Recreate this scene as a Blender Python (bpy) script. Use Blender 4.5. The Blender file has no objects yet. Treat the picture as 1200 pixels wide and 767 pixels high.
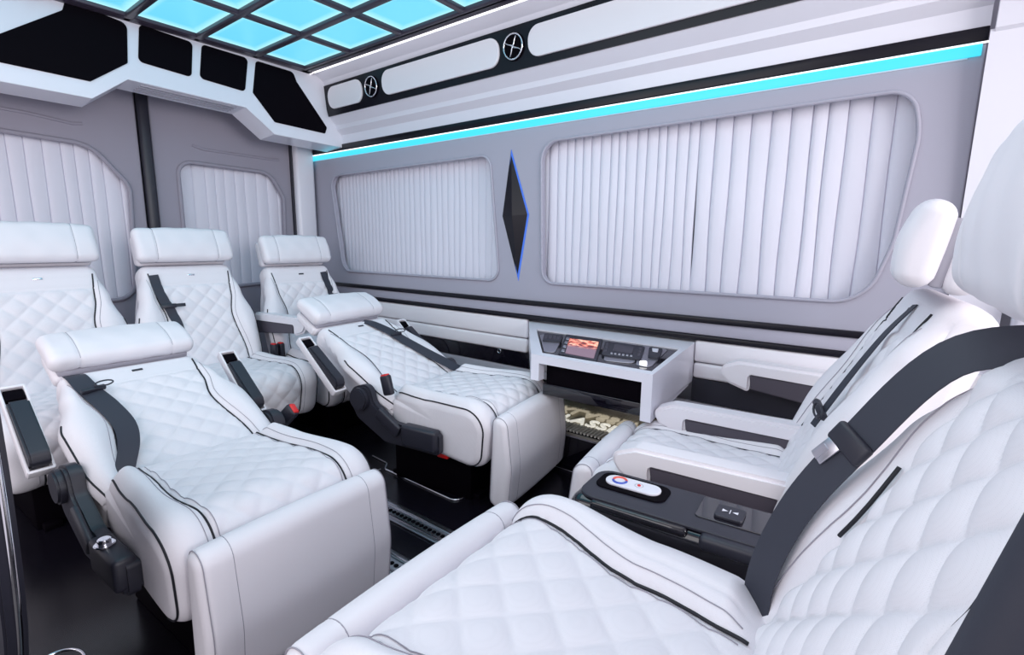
import bpy, bmesh, math, random
from mathutils import Vector, Matrix
C = bpy.context.scene.collection
PI = math.pi
R = math.radians
random.seed(3)

# ------------------------------------------------------------ camera, world, light, exposure
cam_d = bpy.data.cameras.new('camera'); cam = bpy.data.objects.new('camera', cam_d); C.objects.link(cam)
cam_d.sensor_width = 36; cam_d.lens = 36*592/1200; cam_d.clip_start = 0.02
yaw, pit, rol = R(37.4), R(9.6), R(-.55)
fw = Vector((-math.sin(yaw)*math.cos(pit), math.cos(yaw)*math.cos(pit), -math.sin(pit)))
rt = fw.cross(Vector((0, 0, 1))).normalized(); dn = fw.cross(rt)
r2 = rt*math.cos(rol)+dn*math.sin(rol); d2 = -rt*math.sin(rol)+dn*math.cos(rol)
cam.matrix_world = Matrix(((r2.x, -d2.x, -fw.x, 0), (r2.y, -d2.y, -fw.y, 0), (r2.z, -d2.z, -fw.z, 1.04), (0, 0, 0, 1)))
bpy.context.scene.camera = cam
w = bpy.data.worlds.new('world'); bpy.context.scene.world = w; w.use_nodes = True
w.node_tree.nodes['Background'].inputs[0].default_value = (.92, .88, .98, 1)
w.node_tree.nodes['Background'].inputs[1].default_value = .62
def area(name, loc, look, sx, sy, power, col=(1, .98, 1)):
    l = bpy.data.lights.new(name, 'AREA'); l.shape = 'RECTANGLE'; l.size = sx; l.size_y = sy; l.energy = power; l.color = col
    o = bpy.data.objects.new(name, l); C.objects.link(o); o.location = loc
    o.rotation_euler = (Vector(look)-Vector(loc)).to_track_quat('-Z', 'Y').to_euler(); return o
area('door_side_fill', (-1.3, -1.2, 1.7), (-1.5, 1.2, .5), 2.6, 1.4, 17)  # added fill light from the open, unbuilt left side
area('cab_fill', (2.7, .5, 1.5), (-2.4, 1.2, 1.25), 1.9, 1.5, 62)  # added fill light from the front, brightens the rear cabinet and cove
area('ceiling_fill', (-.9, .9, 2.04), (-.9, .9, 0), 1.6, 1.0, 6)  # added white fill under the cyan ceiling panels, no fitting of its own
vs = bpy.context.scene.view_settings
vs.view_transform = 'Standard'; vs.look = 'None'; vs.gamma = 1; vs.use_curve_mapping = False; vs.exposure = 0.36

# ------------------------------------------------------------ materials
def mat(name, col, rough=.5, metal=0, emit=None, es=1, coat=0, spec=.5):
    m = bpy.data.materials.new(name); m.use_nodes = True
    b = m.node_tree.nodes['Principled BSDF']
    b.inputs['Base Color'].default_value = (*col, 1); b.inputs['Roughness'].default_value = rough
    b.inputs['Metallic'].default_value = metal; b.inputs['Coat Weight'].default_value = coat
    b.inputs['Specular IOR Level'].default_value = spec
    if emit: b.inputs['Emission Color'].default_value = (*emit, 1); b.inputs['Emission Strength'].default_value = es
    return m
def nd(m, t, **k):
    n = m.node_tree.nodes.new(t)
    for a, v in k.items(): setattr(n, a, v)
    return n
def bump(m, kind='noise', scale=300, strength=.15, dist=.001, colvar=0.0):
    nt = m.node_tree; b = nt.nodes['Principled BSDF']
    tc = nd(m, 'ShaderNodeTexCoord')
    if kind == 'noise':
        t = nd(m, 'ShaderNodeTexNoise'); t.inputs['Scale'].default_value = scale; t.inputs['Detail'].default_value = 4; out = t.outputs['Fac']
    else:
        t = nd(m, 'ShaderNodeTexVoronoi'); t.inputs['Scale'].default_value = scale; t.inputs['Randomness'].default_value = .0
        out = t.outputs['Distance']
    nt.links.new(tc.outputs['Object'], t.inputs['Vector'])
    bp = nd(m, 'ShaderNodeBump'); bp.inputs['Strength'].default_value = strength; bp.inputs['Distance'].default_value = dist
    nt.links.new(out, bp.inputs['Height']); nt.links.new(bp.outputs['Normal'], b.inputs['Normal'])
    if colvar:
        r = nd(m, 'ShaderNodeValToRGB'); c = b.inputs['Base Color'].default_value
        r.color_ramp.elements[0].position = .12 if kind != 'noise' else .3; r.color_ramp.elements[1].position = .3 if kind != 'noise' else .7
        r.color_ramp.elements[0].color = (c[0]*(1-colvar), c[1]*(1-colvar), c[2]*(1-colvar), 1); r.color_ramp.elements[1].color = tuple(c)
        nt.links.new(out, r.inputs[0]); nt.links.new(r.outputs[0], b.inputs['Base Color'])
    return m
LEATH = bump(mat('white_leather', (.83, .80, .84), .48), 'noise', 260, .12, .0006)
QUILT = bump(mat('perforated_white_leather', (.83, .80, .84), .5), 'vor', 620, .3, .0004, .10)
WHITE = mat('white_lacquer', (.80, .79, .86), .28, coat=.2)
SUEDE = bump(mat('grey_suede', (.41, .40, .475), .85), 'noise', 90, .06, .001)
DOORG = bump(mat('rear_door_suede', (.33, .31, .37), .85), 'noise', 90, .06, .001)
CURT = bump(mat('curtain_cloth', (.76, .745, .83), .75), 'noise', 120, .08, .001)
PIPE = mat('black_piping', (.006, .006, .012), .6)
SEAM = mat('grey_seam_thread', (.35, .33, .38), .8)
BLKP = bump(mat('black_plastic', (.022, .022, .034), .42), 'noise', 500, .1, .0004)
BLKG = mat('black_gloss', (.006, .005, .01), .08, coat=.5)
BLKM = mat('black_panel', (.003, .002, .004), .6, spec=.04)
BLKS = mat('black_satin', (.006, .005, .01), .3, spec=.3)
DGREY = mat('dark_grey_underside', (.07, .06, .08), .6)
BELT = bump(mat('belt_webbing', (.03, .033, .05), .6), 'noise', 400, .2, .0005)
FLOOR = mat('black_floor_gloss', (.006, .005, .009), .22)
CHROME = mat('chrome', (.8, .8, .85), .12, 1)
ALU = mat('brushed_aluminium', (.62, .61, .66), .3, 1)
CORE = mat('grey_leather', (.42, .41, .47), .5)
RED = mat('red_plastic', (.75, .02, .02), .35)
CYAN = mat('cyan_light', (.02, .1, .12), .4, emit=(.045, .60, .78), es=1.0)
LEDW = mat('white_led', (.8, .8, .8), .4, emit=(1, .97, 1), es=1.2)
BLUE = mat('blue_led', (.02, .05, .2), .4, emit=(.05, .16, .7), es=.7)
FRAME = mat('ceiling_frame', (.045, .035, .055), .35)
LGREY = mat('pale_grey_trim', (.5, .5, .56), .5)
def cyan_panel():
    m = mat('cyan_light_panel', (.05, .12, .14), .4, emit=(.2, .8, 1), es=1)
    nt = m.node_tree; b = nt.nodes['Principled BSDF']; tc = nd(m, 'ShaderNodeTexCoord'); sp = nd(m, 'ShaderNodeSeparateXYZ')
    nt.links.new(tc.outputs['Generated'], sp.inputs[0])
    vals = []
    for ax in (0, 1):
        s = nd(m, 'ShaderNodeMath', operation='SUBTRACT'); nt.links.new(sp.outputs[ax], s.inputs[0]); s.inputs[1].default_value = .5
        a = nd(m, 'ShaderNodeMath', operation='ABSOLUTE'); nt.links.new(s.outputs[0], a.inputs[0]); vals.append(a)
    mx = nd(m, 'ShaderNodeMath', operation='MAXIMUM'); nt.links.new(vals[0].outputs[0], mx.inputs[0]); nt.links.new(vals[1].outputs[0], mx.inputs[1])
    r = nd(m, 'ShaderNodeValToRGB'); nt.links.new(mx.outputs[0], r.inputs[0])
    r.color_ramp.elements[0].position = .34; r.color_ramp.elements[0].color = (.13, .54, .74, 1)
    r.color_ramp.elements[1].position = .5; r.color_ramp.elements[1].color = (.40, .76, .82, 1)
    nt.links.new(r.outputs[0], b.inputs['Emission Color'])
    return m
CYP = cyan_panel()

# ------------------------------------------------------------ helpers
def link(name, me, m, parent=None, smooth=True):
    o = bpy.data.objects.new(name, me); C.objects.link(o)
    if m: me.materials.append(m)
    if smooth:
        me.polygons.foreach_set('use_smooth', [True]*len(me.polygons))
    if parent: o.parent = parent
    return o
def bm_obj(name, bm, m, parent=None, smooth=False, sharp=None):
    bmesh.ops.recalc_face_normals(bm, faces=bm.faces)
    me = bpy.data.meshes.new(name); bm.to_mesh(me); bm.free()
    o = link(name, me, m, parent, smooth)
    if smooth and sharp: me.set_sharp_from_angle(angle=R(sharp))
    return o
def thing(name, label, cat, loc=(0, 0, 0), rz=0, group=None, sc=1):
    o = bpy.data.objects.new(name, None); C.objects.link(o); o.empty_display_size = .1
    o.location = loc; o.rotation_euler = (0, 0, rz); o.scale = (sc,)*3
    return tag(o, label, cat, group)
def tag(o, label, cat, group=None):
    o['label'] = label; o['category'] = cat
    if group: o['group'] = group
    return o
def struct(o): o['kind'] = 'structure'; return o
def box_bm(c, s, bev=0, seg=2, rot=None, bm=None):
    b = bmesh.new(); bmesh.ops.create_cube(b, size=1); bmesh.ops.scale(b, vec=s, verts=b.verts)
    if bev: bmesh.ops.bevel(b, geom=b.edges[:], offset=bev, segments=seg, affect='EDGES', profile=.5)
    if rot is not None: bmesh.ops.transform(b, matrix=rot, verts=b.verts)
    bmesh.ops.translate(b, vec=c, verts=b.verts)
    if bm is None: return b
    me = bpy.data.meshes.new('t'); b.to_mesh(me); b.free(); bm.from_mesh(me); bpy.data.meshes.remove(me); return bm
def box(name, c, s, m, parent=None, bev=0, rot=None, seg=2):
    return bm_obj(name, box_bm(c, s, bev, seg, rot), m, parent, smooth=bev > 0, sharp=50)
def roundpoly(pts, r, seg=6, closed=True):
    out = []; n = len(pts)
    for i in range(n):
        p = Vector(pts[i][:2]); rr = pts[i][2] if len(pts[i]) > 2 else r
        if (not closed and i in (0, n-1)) or rr <= 0: out.append((p.x, p.y)); continue
        a = Vector(pts[i-1][:2]); b = Vector(pts[(i+1) % n][:2])
        u = (a-p); v = (b-p); lu, lv = u.length, v.length; u /= lu; v /= lv
        ang = u.angle(v)
        if ang > 3.1: out.append((p.x, p.y)); continue
        t = min(rr/math.tan(ang/2), lu*.48, lv*.48); rr = t*math.tan(ang/2)
        c = p+(u+v).normalized()*(rr/math.sin(ang/2))
        s = p+u*t-c; e = p+v*t-c; tot = s.angle(e); sg = 1 if s.x*e.y-s.y*e.x > 0 else -1
        for k in range(seg+1):
            q = s.copy(); q.rotate(Matrix.Rotation(sg*tot*k/seg, 2)); out.append(tuple(c+q))
    return out
def plate(name, outer, holes, thick, m, M, parent=None, bev=0.0):
    """flat sheet with holes from 2D outlines; local XY, thickness +-thick/2, moved by matrix M"""
    cu = bpy.data.curves.new(name, 'CURVE'); cu.dimensions = '2D'; cu.fill_mode = 'BOTH'; cu.extrude = max(thick/2-bev, .0001); cu.bevel_depth = bev; cu.bevel_resolution = 2
    if bev: cu.offset = -bev
    for pts in [outer]+list(holes):
        s = cu.splines.new('POLY'); s.points.add(len(pts)-1); s.use_cyclic_u = True
        for p, q in zip(s.points, pts): p.co = (q[0], q[1], 0, 1)
    t = bpy.data.objects.new('t', cu); C.objects.link(t)
    me = bpy.data.meshes.new_from_object(t.evaluated_get(bpy.context.evaluated_depsgraph_get()))
    bpy.data.objects.remove(t); bpy.data.curves.remove(cu)
    me.materials.clear(); me.transform(M); me.use_auto_texspace = True; me.update()
    o = link(name, me, m, parent, smooth=bev > 0)
    if bev: me.set_sharp_from_angle(angle=R(40))
    return o
# maps local (x, y, n) -> world for a panel standing on the side wall: x->X, y->Z, n->-Y (towards the room)
def MW(y): return Matrix(((1, 0, 0, 0), (0, 0, -1, y), (0, 1, 0, 0), (0, 0, 0, 1)))
# for a panel across the van (rear): local x->Y, y->Z, n->X
def MX(x): return Matrix(((0, 0, 1, x), (1, 0, 0, 0), (0, 1, 0, 0), (0, 0, 0, 1)))
def MZ(z): return Matrix.Translation((0, 0, z))
def tube_bm(path, r, n=8, bm=None, flat=1, caps=True, closed=False):
    bm = bm or bmesh.new(); path = [Vector(p) for p in path]; rings = []; up = None; N = len(path)
    for i, p in enumerate(path):
        if closed: t = path[(i+1) % N]-path[i-1]
        else: t = path[min(i+1, N-1)]-path[max(i-1, 0)]
        t.normalize()
        if up is None:
            up = Vector((0, 0, 1)) if abs(t.z) < .9 else Vector((1, 0, 0))
        up = (up-t*up.dot(t)).normalized(); sd = t.cross(up)
        rr = r[i] if isinstance(r, (list, tuple)) else r
        rings.append([bm.verts.new(p+(sd*math.cos(a)+up*math.sin(a)*flat)*rr) for a in [2*PI*k/n for k in range(n)]])
    for i in range(N if closed else N-1):
        a, b = rings[i], rings[(i+1) % N]
        for k in range(n): bm.faces.new((a[k], a[(k+1) % n], b[(k+1) % n], b[k]))
    if caps and not closed: bm.faces.new(rings[0]); bm.faces.new(rings[-1])
    return bm
def tube(name, path, r, m, parent=None, n=8, closed=False): return bm_obj(name, tube_bm(path, r, n, closed=closed), m, parent, True, 60)
def cyl_bm(c, axis, r, h, n=24, bm=None, bev=0):
    b = bmesh.new(); bmesh.ops.create_cone(b, cap_ends=True, segments=n, radius1=r, radius2=r, depth=h)
    if bev: bmesh.ops.bevel(b, geom=[e for e in b.edges if len(e.link_faces) == 2 and any(len(f.verts) > 4 for f in e.link_faces)], offset=bev, segments=2, affect='EDGES')
    q = Vector((0, 0, 1)).rotation_difference(Vector(axis)).to_matrix().to_4x4()
    bmesh.ops.transform(b, matrix=Matrix.Translation(c) @ q, verts=b.verts)
    if bm is None: return b
    me = bpy.data.meshes.new('t'); b.to_mesh(me); b.free(); bm.from_mesh(me); bpy.data.meshes.remove(me); return bm
def cyl(name, c, axis, r, h, m, parent=None, n=24, bev=0): return bm_obj(name, cyl_bm(c, axis, r, h, n, None, bev), m, parent, True, 40)
def prism(name, pts, y0, y1, m, parent=None, bev=0):
    """outline in (x, z) extruded along y"""
    b = bmesh.new()
    f = b.faces.new([b.verts.new((p[0], y0, p[1])) for p in pts])
    r = bmesh.ops.extrude_face_region(b, geom=[f]); bmesh.ops.translate(b, vec=(0, y1-y0, 0), verts=[v for v in r['geom'] if isinstance(v, bmesh.types.BMVert)])
    if bev: bmesh.ops.bevel(b, geom=[e for e in b.edges if len(e.link_faces) == 2 and e.calc_face_angle(0) > .5], offset=bev, segments=2, affect='EDGES')
    return bm_obj(name, b, m, parent, bev > 0, 40)
def catmull(pts, n=8):
    P = [Vector(p) for p in pts]; P = [2*P[0]-P[1]]+P+[2*P[-1]-P[-2]]; out = []
    for i in range(1, len(P)-2):
        for k in range(n):
            t = k/n; a, b, c, d = P[i-1:i+3]
            out.append(.5*((2*b)+(c-a)*t+(2*a-5*b+4*c-d)*t*t+(3*b-a-3*c+d)*t**3))
    out.append(P[-2]); return out
def sstep(a, b, x):
    t = max(0, min(1, (x-a)/(b-a))); return t*t*(3-2*t)
def interp(tab, x):
    if x <= tab[0][0]: return tab[0][1]
    for (a, u), (b, v) in zip(tab, tab[1:]):
        if x <= b: return u+(v-u)*sstep(a, b, x)
    return tab[-1][1]

class Pad:
    """upholstered block: a closed outline in (x, z) swept across y with rolled side edges; q = distance along the outline"""
    def __init__(s, corners, hw, r, disp=None, fine=(0, .5), step=.006):
        loop = roundpoly(corners, .03, 10); n = len(loop)
        acc = [0]
        for i in range(n): acc.append(acc[-1]+math.dist(loop[i], loop[(i+1) % n]))
        s.loop = loop+[loop[0]]; s.acc = acc; s.L = acc[-1]; s.hw = hw; s.r = r; s.disp = disp
        ar = sum(loop[i][0]*loop[(i+1) % n][1]-loop[(i+1) % n][0]*loop[i][1] for i in range(n)); s.sg = -1 if ar < 0 else 1
        qs = []; q = 0
        while q < s.L-.002:
            qs.append(q); q += step if fine[0] <= q <= fine[1] else .014
        s.qs = qs; s.step = step
    def P(s, q):
        q %= s.L; lo, hi = 0, len(s.acc)-1
        while hi-lo > 1:
            m = (lo+hi)//2
            if s.acc[m] <= q: lo = m
            else: hi = m
        t = (q-s.acc[lo])/max(1e-9, s.acc[hi]-s.acc[lo]); a, b = s.loop[lo], s.loop[hi]
        return (a[0]+(b[0]-a[0])*t, a[1]+(b[1]-a[1])*t)
    def N(s, q):
        a, b = s.P(q-.006), s.P(q+.006); dx, dz = b[0]-a[0], b[1]-a[1]; l = math.hypot(dx, dz)
        return (s.sg*dz/l, -s.sg*dx/l)
    def S(s, q, y, off=0.0, cache=None):
        (px, pz), (nx, nz), hw = cache or (s.P(q), s.N(q), s.hw(q) if callable(s.hw) else s.hw)
        d = hw-abs(y); e = 0
        if d < s.r: e = s.r-math.sqrt(max(0, s.r*s.r-(s.r-max(0, d))**2))
        k = (s.disp(q, y, hw) if s.disp else 0)-e+off
        return Vector((px+nx*k, y, pz+nz*k))
    def build(s, name, m, parent=None):
        bm = bmesh.new(); rows = []; r = s.r
        hmax = max((s.hw(q) if callable(s.hw) else s.hw) for q in s.qs)
        M = max(8, int(2*(hmax-r)/s.step))
        for q in s.qs:
            hw = s.hw(q) if callable(s.hw) else s.hw; ca = (s.P(q), s.N(q), hw)
            ys = [-hw+r*(1-math.sin(PI/2*k/6)) if 0 else -hw+r*(1-math.cos(PI/2*k/6)) for k in range(6)]
            ys += [-(hw-r)+2*(hw-r)*k/M for k in range(M+1)]
            ys += [-y for y in reversed(ys[:6])]
            rows.append([bm.verts.new(s.S(q, y, 0, ca)) for y in ys])
        n = len(rows)
        for i in range(n):
            a, b = rows[i], rows[(i+1) % n]
            for j in range(len(a)-1): bm.faces.new((a[j], a[j+1], b[j+1], b[j]))
        for j in (0, -1):
            c = sum((r_[j].co for r_ in rows), Vector())/n; v = bm.verts.new(c)
            for i in range(n): bm.faces.new((rows[i][j], rows[(i+1) % n][j], v))
        return bm_obj(name, bm, m, parent, True, 65)
    def pipe(s, name, path, m, parent=None, r=.003, off=.0008):
        return bm_obj(name, s.pipes([path], r, off), m, parent, True)
    def pipes(s, paths, r=.003, off=.0008):
        bm = bmesh.new()
        for path in paths:
            P = catmull([(q, y, 0) for q, y in path], 10)
            tube_bm([s.S(p.x, p.y, off) for p in P], r, 6, bm)
        return bm
    def ribbon_bm(s, path, w, off=.006, bm=None):
        P = catmull([(q, y, o[0] if o else 0) for q, y, *o in path], 8); bm = bm or bmesh.new(); rings = []
        pts = [s.S(p.x, max(-.35, min(.35, p.y)), off+p.z) for p in P]
        for i, p in enumerate(pts):
            t = (pts[min(i+1, len(pts)-1)]-pts[max(0, i-1)]).normalized(); nx, nz = s.N(P[i].x); nn = Vector((nx, 0, nz))
            hw = s.hw(P[i].x) if callable(s.hw) else s.hw; d = hw-abs(P[i].y)
            if d < s.r*1.2:
                k = 1-max(0, d)/(s.r*1.2); nn = (nn*(1-k*.9)+Vector((0, math.copysign(1, P[i].y), 0))*k).normalized()
            sd = t.cross(nn).normalized()*w/2; nn = sd.cross(t).normalized()*.0012
            rings.append([bm.verts.new(p+sd+nn), bm.verts.new(p-sd+nn), bm.verts.new(p-sd-nn), bm.verts.new(p+sd-nn)])
        for a, b in zip(rings, rings[1:]):
            for k in range(4): bm.faces.new((a[k], a[(k+1) % 4], b[(k+1) % 4], b[k]))
        bm.faces.new(rings[0]); bm.faces.new(rings[-1]); return bm

# ------------------------------------------------------------ setting
WY = 2.15
struct(box('floor', (-1.4, .85, -.03), (4.6, 2.7, .06), FLOOR))
# side wall: suede panel with two window openings
bigw = roundpoly([(-1.47, 1.525, .09), (-.03, 1.535, .10), (0.0, 1.4, .3), (-.03, 1.05, .3), (-.09, .84, .17), (-1.45, .835, .07)], .05, 8)
smw = roundpoly([(-3.27, 1.485, .08), (-1.80, 1.495, .07), (-1.73, .83, .07), (-3.16, .825, .09)], .05, 8)
wo = [(-3.62, .735), (.13, .735), (.13, 1.64), (-3.62, 1.64)]
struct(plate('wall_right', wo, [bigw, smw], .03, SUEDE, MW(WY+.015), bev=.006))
struct(box('wall_right_skin', (-1.7, WY+.10, .9), (4.4, .03, 2.1), LGREY))
bpy.data.objects['wall_right_skin'].name = 'wall_right_outer'
for i, (pts, nm) in enumerate(((bigw, 'window_1'), (smw, 'window_2'))):
    path = [(p[0], WY-.004, p[1]) for p in pts]
    struct(tube(nm, path, .007, SUEDE, None, 8, closed=True))
def curtain(x0, x1, z0, z1, n, label, plane='y', pos=WY+.055, amp=.008, seed=1, mtl=None):
    rnd = random.Random(seed); bm = bmesh.new(); cols = []; xs = [0]
    for k in range(n): xs.append(xs[-1]+rnd.uniform(.8, 1.2))
    xs = [x0+(x1-x0)*x/xs[-1] for x in xs]; pts = []
    for a, b in zip(xs, xs[1:]):
        d = b-a
        pts += [(a, amp), (a+d*.04, 0), (a+d*.12, -amp*.55), (a+d*.35, -amp*.9), (a+d*.7, -amp*.6), (a+d*.96, -amp*.05)]
    pts.append((x1, amp)); ph = rnd.random()*6
    for x, o in pts:
        col = []
        for k in range(9):
            z = z0+(z1-z0)*k/8; ww = .004*math.sin(x*31+k*.7+ph)*(1-k/8)
            col.append(bm.verts.new((x+ww, pos+o, z) if plane == 'y' else (pos-o, x+ww, z)))
        cols.append(col)
    for a, b in zip(cols, cols[1:]):
        for k in range(8): bm.faces.new((a[k], b[k], b[k+1], a[k+1]))
    o = bm_obj('curtain', bm, mtl or CURT, None, True, 50)
    return tag(o, label, 'curtain', 'pleated curtains')
curtain(-1.50, -.72, .80, 1.56, 17, 'pale pleated curtain, left half of the large side window', amp=.005)
curtain(-.72, .05, .80, 1.56, 12, 'pale pleated curtain with broad folds, right half of the large side window', seed=5, amp=.007)
curtain(-3.3, -2.61, .80, 1.52, 17, 'pale pleated curtain, left half of the smaller side window', seed=7, amp=.0035)
curtain(-2.61, -1.70, .80, 1.52, 19, 'pale pleated curtain, right half of the smaller side window', seed=9, amp=.0035)
# black rails, grey band, padded lower wall
struct(box('trim_1', (-1.75, WY-.008, .728), (3.76, .03, .024), BLKS, bev=.004))
struct(box('trim_2', (-1.75, WY-.004, .690), (3.76, .02, .052), SUEDE, bev=.004))
struct(box('trim_3', (-1.75, WY-.008, .652), (3.76, .03, .022), BLKS, bev=.004))
def padded(name, x0, x1, z0, z1): return struct(box(name, ((x0+x1)/2, WY-.004, (z0+z1)/2), (x1-x0-.004, .03, z1-z0-.004), LEATH, bev=.012, seg=4))
padded('wall_right_upper_pad', -3.6, -1.53, .535, .642)
padded('wall_right_lower_pad', -3.6, -1.53, .455, .535)
padded('wall_right_upper_pad', -.66, .6, .545, .642)
padded('wall_right_lower_pad', -.66, .6, .475, .545)
struct(box('trim_4', (-2.56, WY-.002, .415), (2.08, .02, .08), BLKG))
struct(box('trim_5', (-.03, WY-.002, .425), (1.26, .02, .1), BLKP))
struct(box('wall_right_base', (-1.5, WY+.0, .18), (4.2, .02, .38), LGREY))
# cove and roof-side panels (profile in y,z extruded along x)
def strip(name, prof, x0, x1, m, bev=0):
    bm = bmesh.new(); a = [bm.verts.new((x0, y, z)) for y, z in prof]; b = [bm.verts.new((x1, y, z)) for y, z in prof]
    for k in range(len(prof)-1): bm.faces.new((a[k], a[k+1], b[k+1], b[k]))
    me = bpy.data.meshes.new(name); bm.to_mesh(me); bm.free()
    o = link(name, me, m, None, True); me.set_sharp_from_angle(angle=R(14)); return struct(o)
def prof_solid(prof, t=.03): return list(prof)+[(y+t, z) for y, z in reversed(prof)]+[prof[0]]
strip('trim_6', prof_solid([(1.925, 2.087), (1.96, 2.07), (2.0, 2.045), (2.018, 2.02), (2.035, 1.835), (2.045, 1.825), (2.085, 1.79), (2.09, 1.765), (2.125, 1.735), (2.133, 1.676)]), -3.6, .13, WHITE)
struct(box('trim_7', (-1.72, WY-.008, 1.660), (3.7, .035, .040), BLKS, bev=.003))
struct(box('trim_8', (-1.70, WY-.012, 1.6385), (3.74, .010, .003), LEDW))
led = thing('light_strip', 'long thin cyan light strip under the black rail above the side windows', 'light', (-1.73, WY, 1.62))
bm_obj('diffuser', box_bm((.01, -.008, 0), (3.68, .010, .034), .003), CYAN, led, True, 40)
bm_obj('backing', box_bm((0, 0.003, 0), (3.64, .012, .04)), WHITE, led)
# ceiling
struct(box('ceiling', (-1.4, .75, 2.13), (4.6, 2.6, .06), WHITE))
struct(box('trim_9', (-1.45, 1.916, 2.074), (3.3, .014, .014), LEDW))
# rear wall doors
DX = -3.5
def rdoor(name, y0, y1, hole, x=DX):
    out = [(y0, .05), (y1, .05), (y1, 1.9), (y0, 1.9)]
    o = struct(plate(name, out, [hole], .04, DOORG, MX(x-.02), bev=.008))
    tube('window_frame', [(x+.002, p[0], p[1]) for p in hole], .012, DOORG, o, 8, closed=True)
    return o
lh = roundpoly([(.12, 1.56, .1), (.86, 1.53, .16), (1.02, 1.33, .12), (.99, .7, .1), (.12, .66, .1)], .1, 8)
rh = roundpoly([(1.27, 1.50, .08), (1.83, 1.49, .12), (1.92, 1.33, .08), (1.90, .75, .08), (1.27, .72, .08)], .08, 8)
rdoor('door_1', -.4, 1.085, lh); rdoor('door_2', 1.15, 2.0, rh)
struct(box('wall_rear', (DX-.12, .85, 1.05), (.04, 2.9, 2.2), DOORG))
curtain(.08, 1.06, .62, 1.62, 15, 'pale pleated curtain in the wider left rear door window', 'x', DX-.045, seed=11, mtl=CURT, amp=.006)
curtain(1.22, 1.97, .66, 1.56, 11, 'pale pleated curtain in the narrower right rear door window', 'x', DX-.045, seed=12, mtl=CURT, amp=.006)
struct(box('trim_10', (DX, 1.118, 1.0), (.05, .055, 2.0), BLKP, bev=.012))
for nm, pts in (('trim_11', [(.3, 1.655), (.62, 1.645), (.80, 1.625), (.84, 1.632)]), ('trim_12', [(1.36, 1.60), (1.42, 1.585), (1.86, 1.58), (1.9, 1.585)])):
    struct(tube(nm, [(DX+.0, y, z) for y, z in pts], .008, DOORG))
struct(box('trim_13', (DX+.01, 1.985, 1.0), (.03, .014, 2.0), BLKP))
struct(box('trim_14', (DX+.03, 2.06, 1.0), (.08, .14, 2.0), WHITE, bev=.02))
# pillar and front panel on the right of the windows
strip('trim_15', [(2.16, .3), (2.145, .74), (2.12, 1.30), (2.10, 1.66)], .13, .26, WHITE)
bmP = bmesh.new()
for y, z in ((2.15, .4), (2.14, 1.25), (2.11, 1.66)): pass
bmP.free()
struct(box('wall_front_panel', (.62, 2.12, 1.1), (.68, .05, 1.12), WHITE, bev=.02))
bpy.data.objects['wall_front_panel'].name = 'wall_right_front'
strip('trim_16', prof_solid([(2.0, 2.1), (2.02, 1.95), (2.06, 1.78), (2.09, 1.66), (2.14, 1.62)]), .14, 1.0, WHITE)
struct(box('trim_17', (.6, 2.02, 1.79), (.75, .05, .12), BLKM, bev=.01))

# rear overhead cabinet
cab = thing('overhead_cabinet', 'white overhead cabinet across the rear with four black panels', 'cabinet', (-3.08, .85, 1.65))
Mc = Matrix.Translation((3.08, -.85, -1.65)) @ MX(-3.08)
def loc(M): return Matrix.Translation((3.08, -.85, -1.65)) @ M
out = [(-.45, 1.69), (.79, 1.68), (.94, 1.80), (1.50, 1.785), (1.66, 1.665), (2.15, 1.655), (2.15, 2.10), (-.45, 2.10)]
P1 = roundpoly([(-.3, 1.77), (.79, 1.755, .008), (.945, 1.875, .012), (.96, 2.055, .03), (.735, 2.085, .02), (.72, 2.035, .02), (.50, 1.87, .01), (-.3, 1.87)], .012)
P2 = roundpoly([(1.01, 2.07), (1.245, 2.055), (1.225, 1.88), (.99, 1.895)], .022)
P3 = roundpoly([(1.29, 2.06), (1.53, 2.055), (1.50, 1.87), (1.265, 1.885)], .022)
P4 = roundpoly([(1.575, 2.055, .02), (1.80, 2.05, .03), (1.82, 2.0, .02), (2.015, 1.765, .012), (2.0, 1.725, .01), (1.665, 1.735, .01), (1.545, 1.875, .01)], .02)
plate('fascia', out, [], .02, WHITE, loc(MX(-3.092)), cab, bev=.003)
for i, p in enumerate((P1, P2, P3, P4)):
    plate('black_panel', p, [], .006, BLKM, loc(MX(-3.081)), cab)
bm = bmesh.new(); pr = out[:6]
a = [bm.verts.new((-.012, y-.85, z-1.65)) for y, z in pr]; b = [bm.verts.new((-.18, y-.85, z-1.65-.012)) for y, z in pr]; c_ = [bm.verts.new((-.18, y-.85, .45)) for y, z in pr]
for k in range(5): bm.faces.new((a[k], a[k+1], b[k+1], b[k])); bm.faces.new((b[k], b[k+1], c_[k+1], c_[k]))
for v, (dx, dy, dz) in (): pass
bm_obj('underside', bm, WHITE, cab)
for k in range(4):
    x = -.035-.033*k
    box('vent_slot', (x, .38, .137-k*.0018), (.012, .46, .006), CORE, cab, bev=.002, rot=Matrix.Rotation(R(-1.5), 4, 'X'))

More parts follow.
